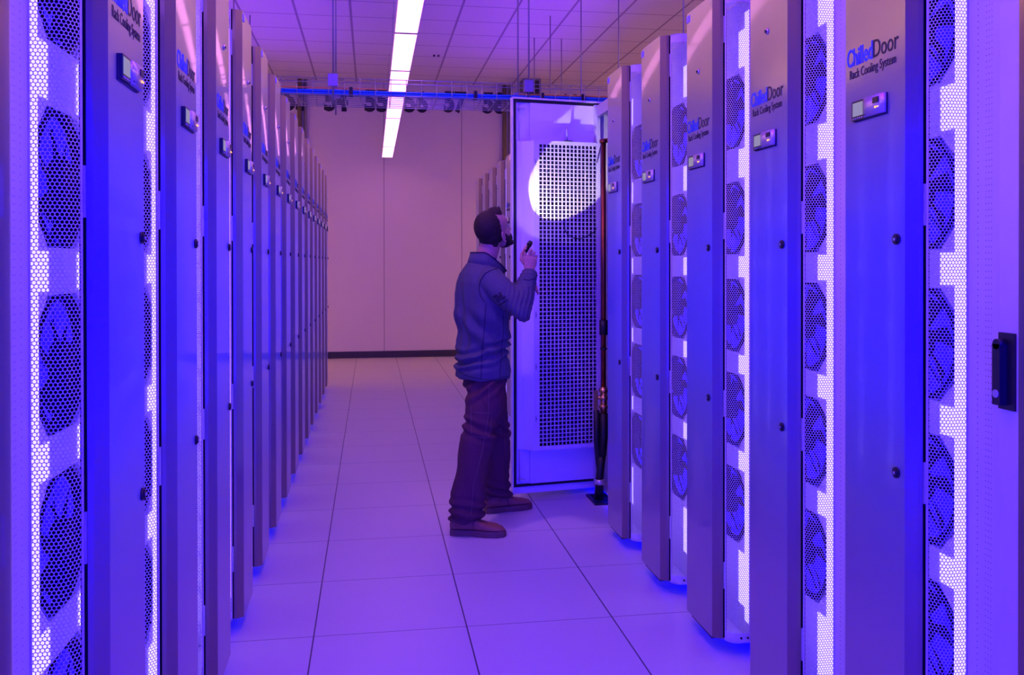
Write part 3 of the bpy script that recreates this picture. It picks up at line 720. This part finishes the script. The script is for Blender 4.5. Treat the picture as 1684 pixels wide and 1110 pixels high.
finger([V((.846, 4.822, 1.470)), V((.826, 4.834, 1.500)), V((.832, 4.850, 1.530)), V((.850, 4.862, 1.556))], .0105)
# left hand, half hidden, resting by the right elbow
limb(body, [HL-V((.04, -.01, .06)), HL], [.028, .026])
limbflat(HL-V((.008, 0, .012)), HL+V((.045, -.045, .030)), (.2, .5, .8), .028, .040, .018, .014)
for k in range(4):
    a = HL+V((.040+.004*k, -.040-.004*k, .050-.018*k)); finger([a, a+V((.028, -.026, .006)), a+V((.046, -.044, -.006)), a+V((.052, -.056, -.022))], .0086)
finger([HL+V((.008, -.012, .026)), HL+V((.022, -.036, .052)), HL+V((.042, -.058, .058))], .010)
ob = remesh(body, 'body', .0034, PM['skin'], man, 2)
# eyes, brows, lips
for s_ in (-1, 1):
    e = PB(); e.ell(H(.0755, .031*s_, -.010), (.0115,)*3, None, 14, 10); e.build('eye', PM['eye'], ob)
    e = PB(); e.ell(H(.0862, .031*s_, -.009), (.0028, .005, .005), HM, 10, 8); e.build('iris', PM['iris'], ob)
    e = PB(); e.tube([H(.090, .014*s_, .010), H(.092, .030*s_, .015), H(.083, .048*s_, .010)], [.0035, .0045, .002], 8); e.build('eyebrow', PM['hair'], ob)
# hair: close crop over the skull, a little longer and brushed up in front
def fine(sc_, amp): return lambda p, n_: amp*noise.noise(p*sc_)
hb = PB()
hb.ell(H(-.031, 0, .033), (.090, .0795, .096), HM, 30, 20)
hb.ell(H(-.035, 0, -.012), (.075, .072, .070), HM)
hb.ell(H(.020, 0, .084), (.060, .056, .040), HM); hb.ell(H(.052, .0, .096), (.028, .040, .016), HM)
for k in range(16):
    y_ = -.045+.006*k; x_ = .050+.020*random.random()
    p = H(x_-.01, y_, .098); hb.tube([p, p+hx*.004+hz*.012, p+hx*.012+hz*(.018+.008*random.random())], [.007, .005, .002], 6)
hb.ell(H(-.055, 0, -.055), (.042, .054, .050), HM)
remesh(hb, 'hair', .003, PM['hair'], man, 1, fine(170, .0022))
bb = PB()
bb.ell(H(.052, 0, -.092), (.044, .050, .032), HM); bb.ell(H(.083, 0, -.104), (.024, .027, .020), HM)
for s_ in (-1, 1):
    bb.tube([H(.012, .066*s_, -.030), H(.018, .064*s_, -.060), H(.034, .054*s_, -.088), H(.070, .030*s_, -.102)], [.009, .015, .019, .018], 12)
    bb.ell(H(.040, .050*s_, -.070), (.026, .014, .026), HM)
    bb.tube([H(.100, .004*s_, -.058), H(.094, .020*s_, -.062), H(.084, .030*s_, -.085)], [.0045, .006, .008], 8)
remesh(bb, 'beard', .003, PM['hair'], man, 1, fine(220, .0018))
# jacket
jk = PB()
T_ = [(.835, .622, 4.952, .142, .180), (.88, .622, 4.952, .150, .186), (.95, .622, 4.95, .137, .180), (1.02, .626, 4.95, .130, .176), (1.10, .628, 4.95, .134, .184),
      (1.20, .626, 4.95, .138, .200), (1.30, .620, 4.95, .134, .208), (1.37, .612, 4.95, .122, .200), (1.42, .606, 4.95, .104, .165), (1.455, .608, 4.95, .088, .115), (1.48, .612, 4.95, .078, .088)]
jk.rings([oval((x, y, z), a, c) for z, x, y, a, c in T_])
jk.rings([oval((.610, 4.95, 1.45), .078, .085), oval((.622, 4.95, 1.48), .074, .078), oval((.634, 4.952, 1.515), .068, .070)])
def sleeve(s, e, w_, r):
    d1 = (w_-e).normalized()
    jk.tube([V((.610, 4.95, 1.365)).lerp(s, .55), s, s.lerp(e, .35), s.lerp(e, .75), e+(s-e)*.04, e.lerp(w_, .14), e.lerp(w_, .35), e.lerp(w_, .7), w_+d1*.006], r, 24)
sleeve(shR, elR, HR, [.066, .080, .075, .070, .066, .062, .060, .052, .045])
jk.ell(elR+V((.01, -.008, -.012)), (.060, .058, .056))
sleeve(shL, elL, HL, [.066, .078, .070, .064, .060, .058, .056, .048, .042]); jk.ell(elL, (.056, .056, .056))
for s_, e_, w_ in ((shR, elR, HR), (shL, elL, HL)):
    d1 = (w_-e_).normalized(); jk.tube([w_-d1*.035, w_-d1*.03, w_+d1*.004, w_+d1*.010], [.040, .048, .046, .038], 20)
def fold(p, n_):
    w = V((p.x+.58, p.y+4.95, p.z)); d = 0
    d += .007*noise.noise(V((w.x*9, w.y*9, w.z*4)))+.004*noise.noise(V((w.x*22, w.y*22, w.z*9)))
    # long vertical drapes down the back
    bk = max(0, min(1, (.60-w.x)/.08))*max(0, min(1, (1.40-w.z)/.15))*max(0, min(1, (w.z-.95)/.1))
    d += bk*.008*math.sin(w.y*80+noise.noise(w*4)*3+w.z*3)
    # gathered waist above the hem
    wa = math.exp(-((w.z-.975-.35*(w.x-.62))/.055)**2)
    d += wa*(.015*math.sin((w.z-.30*w.x+.02*noise.noise(w*12))*120)-.004)
    # side drags
    sd = math.exp(-((w.z-1.10)/.14)**2)
    d += sd*.011*math.sin((w.z*.8+w.x*.9)*42+noise.noise(w*6)*2.5)
    # creases inside the bent arm
    de = (w-(elR+V((-.005, 0, .03)))).length
    d += math.exp(-(de/.085)**2)*.007*math.sin(w.x*260-w.z*70+noise.noise(w*10)*2)
    de = (w-HR.lerp(elR, .3)).length
    d += math.exp(-(de/.07)**2)*.006*math.sin((w-HR).dot((elR-HR).normalized())*230+noise.noise(w*14)*2)
    return d
oj = remesh(jk, 'jacket', .0055, PM['jacket'], man, 5, fold)
def bvh_of(o): return BVHTree.FromPolygons([v.co for v in o.data.vertices], [p.vertices[:] for p in o.data.polygons])
def drape(o, bv, pts, r, name, mt, n=14, d=V((.12, .99, 0))):
    """lay a thin line on the surface: pts are (x, z) seen from the camera side at y = 4.4"""
    out = []
    for (xa, za), (xb, zb_) in zip(pts, pts[1:]):
        for i in range(n):
            u = i/n; s = V((xa+(xb-xa)*u-.58-.0*d.x, 4.3-4.95, za+(zb_-za)*u))
            s.x -= d.x/d.y*.55
            h = bv.ray_cast(s, d.normalized())
            if h[0] is not None and (not out or (h[0]-out[-1]).length < .08): out.append(h[0]+h[1]*r*.3)
    if len(out) > 2:
        t = MB(); t.tube(out, r, 6); return t.build(name, mt, o)
bj = bvh_of(oj)
drape(oj, bj, [(.487, .872), (.56, .853), (.66, .840), (.76, .853)], .0022, 'hem_seam', PM['seam'])
drape(oj, bj, [(.600, .85), (.607, 1.0), (.618, 1.12), (.625, 1.22), (.630, 1.27)], .0022, 'side_seam', PM['seam'])
drape(oj, bj, [(.705, .85), (.715, 1.0), (.725, 1.10), (.722, 1.20)], .0020, 'front_seam', PM['seam'])
drape(oj, bj, [(.700, 1.452), (.665, 1.445), (.625, 1.425), (.598, 1.385), (.590, 1.34), (.600, 1.30), (.625, 1.262)], .0024, 'armhole_seam', PM['seam'])
drape(oj, bj, [(.835, 1.395), (.855, 1.388), (.885, 1.392), (.905, 1.40)], .0020, 'cuff_seam', PM['seam'])
# collar: open at the front, standing behind the neck
co = MB(); N = 26
rings_ = []
for i in range(N+1):
    t = math.radians(28+ (332-28)*i/N)
    f_ = math.cos(t); s_ = math.sin(t)
    fr = max(0, f_+.45)/1.45
    base = V((.620, 4.95, 1.452))+Fd*(.084*f_)+Rd*(.088*s_)-Up*(.058*fr)
    top = V((.648, 4.95, 1.540))+Fd*(.082*f_+.02*fr)+Rd*(.082*s_)-Up*(.115*fr)
    out_ = (Fd*f_+Rd*s_)*.008
    rings_.append([base+out_-V((.58, 4.95, 0)), top+out_*1.6-V((.58, 4.95, 0)), top-V((.58, 4.95, 0)), base-V((.58, 4.95, 0))])
co.rings(rings_, 0, True, True); co.build('collar', PM['jacket'], oj)
t = MB(); t.tube([r_[1] for r_ in rings_], .0032, 6); t.build('collar_trim', PM['seam'], oj)
# printed mark on the right sleeve
def decal(o, bv, me, x0, z0, name, mt, ang):
    d = V((.15, .99, 0)).normalized(); ca, sa = math.cos(ang), math.sin(ang)
    for v in me.vertices:
        lx, lz, th = v.co.x, v.co.y, v.co.z
        x = x0+lx*ca-lz*sa; z = z0+lx*sa+lz*ca
        s = V((x-.58-d.x/d.y*.55, 4.3-4.95, z)); h = bv.ray_cast(s, d)
        v.co = (h[0]-d*(.0042+th)) if h[0] is not None else V((x-.58, -.3, z))
    me.materials.append(mt); me.update(); link(name, me, o)
decal(oj, bj, text_mesh('TNL', .052, .0003, .0034, .058), .690, 1.268, 'sleeve_mark', PM['seam'], math.radians(33))
bar_ = bpy.data.meshes.new('bar'); bm_ = bmesh.new(); bmesh.ops.create_grid(bm_, x_segments=10, y_segments=2, size=1)
for v in bm_.verts: v.co = V((v.co.x*.034+.03, v.co.y*.004-.014, 0))
bm_.to_mesh(bar_); decal(oj, bj, bar_, .692, 1.263, 'sleeve_mark', PM['seam'], math.radians(33))
# trousers
tr_ = PB()
tr_.rings([oval((.628, 4.95, .93), .105, .150), oval((.630, 4.95, .86), .118, .160), oval((.635, 4.95, .79), .118, .155)])
def leg(pts):
    R = []
    for i, (x, y, z, a, c) in enumerate(pts): R.append(oval((x, y, z), a, c, 26, sq=2.1))
    tr_.rings(R)
leg([(.640, 4.885, .90, .090, .08), (.640, 4.88, .80, .108, .098), (.622, 4.86, .70, .104, .097), (.598, 4.835, .60, .097, .090), (.576, 4.81, .51, .093, .085), (.553, 4.795, .40, .088, .082), (.530, 4.785, .28, .090, .082), (.514, 4.778, .17, .094, .085), (.506, 4.775, .085, .097, .087)])
leg([(.655, 5.01, .90, .085, .08), (.662, 5.02, .80, .100, .094), (.682, 5.045, .70, .098, .092), (.700, 5.075, .60, .090, .085), (.712, 5.10, .50, .084, .080), (.722, 5.125, .38, .080, .078), (.730, 5.15, .26, .080, .078), (.735, 5.165, .16, .083, .080), (.736, 5.172, .095, .085, .081)])
def tf(p, n_):
    w = V((p.x+.58, p.y+4.95, p.z)); d = .006*noise.noise(V((w.x*10, w.y*10, w.z*6)))
    d += math.exp(-((w.z-.56+.3*(w.x-.6))/.05)**2)*.011*math.sin((w.z+.35*w.x+.015*noise.noise(w*9))*110)
    d += math.exp(-((w.z-.80-.4*(w.x-.62))/.06)**2)*.008*math.sin((w.z-.8*w.x)*90)
    d += math.exp(-((w.z-.13)/.07)**2)*.010*math.sin((w.z+.2*w.x+.02*noise.noise(w*8))*120)
    d += .007*math.sin(w.x*40+w.z*16+noise.noise(w*5)*3)
    return d
ot = remesh(tr_, 'trousers', .0055, PM['jeans'], man, 5, tf)
bt_ = bvh_of(ot)
drape(ot, bt_, [(.545, .70), (.545, .60), (.55, .545), (.635, .53), (.655, .56), (.655, .66), (.60, .665), (.545, .668)], .0011, 'pocket_stitching', PM['stitch'])
drape(ot, bt_, [(.578, .745), (.612, .728), (.626, .70), (.630, .668)], .0014, 'tool_pocket_edge', PM['stitchd'])
drape(ot, bt_, [(.645, .80), (.640, .65), (.605, .45), (.560, .30), (.545, .12)], .0011, 'leg_seam', PM['stitch'])
drape(ot, bt_, [(.415, .105), (.50, .092), (.595, .098)], .0016, 'cuff_stitching', PM['stitchd'])
drape(ot, bt_, [(.725, .62), (.73, .45), (.742, .28), (.748, .12)], .0011, 'leg_seam', PM['stitchd'])
# boots
def boot(heel, ang):
    r = V((math.cos(ang), math.sin(ang), 0)); l = V((-r.y, r.x, 0)); o0 = V(heel)
    W = lambda x, y, z: o0+r*x+l*y+Up*z
    b = PB(); R = []
    for x, w_, h_ in ((0, .026, .075), (.012, .034, .105), (.05, .038, .118), (.10, .038, .116), (.135, .040, .098), (.17, .046, .080), (.21, .050, .068), (.25, .048, .062), (.28, .038, .052), (.298, .018, .036)):
        ring = []
        for j in range(18):
            t = math.pi*2*j/18; y, z = math.cos(t), math.sin(t)
            k = (abs(y)**2.6+abs(z)**2.6)**(-1/2.6)
            ring.append(W(x, y*k*w_, .028+(h_-.028)/2+z*k*(h_-.028)/2))
        R.append(ring)
    b.rings(R); b.tube([W(.055, 0, .06), W(.055, 0, .15)], [.046, .044], 18)
    up = remesh(b, 'boot', .004, PM['boot'], man, 2, lambda p, n_: .0018*noise.noise(p*28))
    s = PB(); out = [(0, -.025), (.0, .025), (.03, .037), (.09, .037), (.12, .036), (.20, .053), (.26, .050), (.295, .030), (.306, .0), (.295, -.032), (.26, -.050), (.20, -.052), (.12, -.034), (.09, -.035), (.03, -.036)]
    s.rings([[W(x, y, z) for x, y in out] for z in (.001, .022)]+[[W(x*.985+.002, y*.95, .034) for x, y in out]], 0, True, False); s.build('sole', PM['sole'], up)
    for k in range(4):
        x = .105+.022*k; z = .118-.013*k
        s = PB(); s.tube([W(x, -.030, z-.020), W(x+.005, -.012, z), W(x+.012, .012, z-.002), W(x+.010, .030, z-.020)], .0024, 6); s.build('lace', PM['lace'], up)
    s = PB(); s.tube([W(.112, -.036, .10), W(.130, -.043, .070), (W(.135, -.044, .040))], .0014, 6); s.build('side_seam', PM['lace'], up)
boot((.425, 4.79, 0), math.radians(-15)); boot((.663, 5.165, 0), math.radians(15))
# torch in his hand
tb = MB(); h_ = .050
Lc = torch_c
tb.cyl(Lc-td*h_, Lc+td*.018, .0115, 18); tb.cyl(Lc+td*.016, Lc+td*h_, .0145, 18); tb.cyl(Lc-td*(h_+.004), Lc-td*h_, .008, 12)
for k in range(4): tb.cyl(Lc+td*(-.030+.010*k), Lc+td*(-.026+.010*k), .0122, 18)
to = tag(tb.build('torch', PM['torch']), 'small black torch held up in the man\'s right hand, shining on the grille', 'torch')
tb = MB(); tb.cyl(Lc+td*h_, Lc+td*(h_+.001), .0120, 18); tb.build('lens', PM['lens'], to)
sl = bpy.data.lights.new('torch_beam', 'SPOT'); sl.energy = 30; sl.color = (1, .86, .80); sl.spot_size = math.radians(37); sl.spot_blend = .10; sl.shadow_soft_size = .004
so = bpy.data.objects.new('torch_beam', sl); C.objects.link(so); so.parent = to
so.location = Lc+td*(h_+.006); so.rotation_euler = td.to_track_quat('-Z', 'Y').to_euler()
s2 = bpy.data.lights.new('torch_spill', 'SPOT'); s2.energy = 2.5; s2.color = (.8, .5, 1); s2.spot_size = math.radians(78); s2.spot_blend = .25; s2.shadow_soft_size = .003
o2 = bpy.data.objects.new('torch_spill', s2); C.objects.link(o2); o2.parent = to; o2.location = so.location+td*.05; o2.rotation_euler = so.rotation_euler
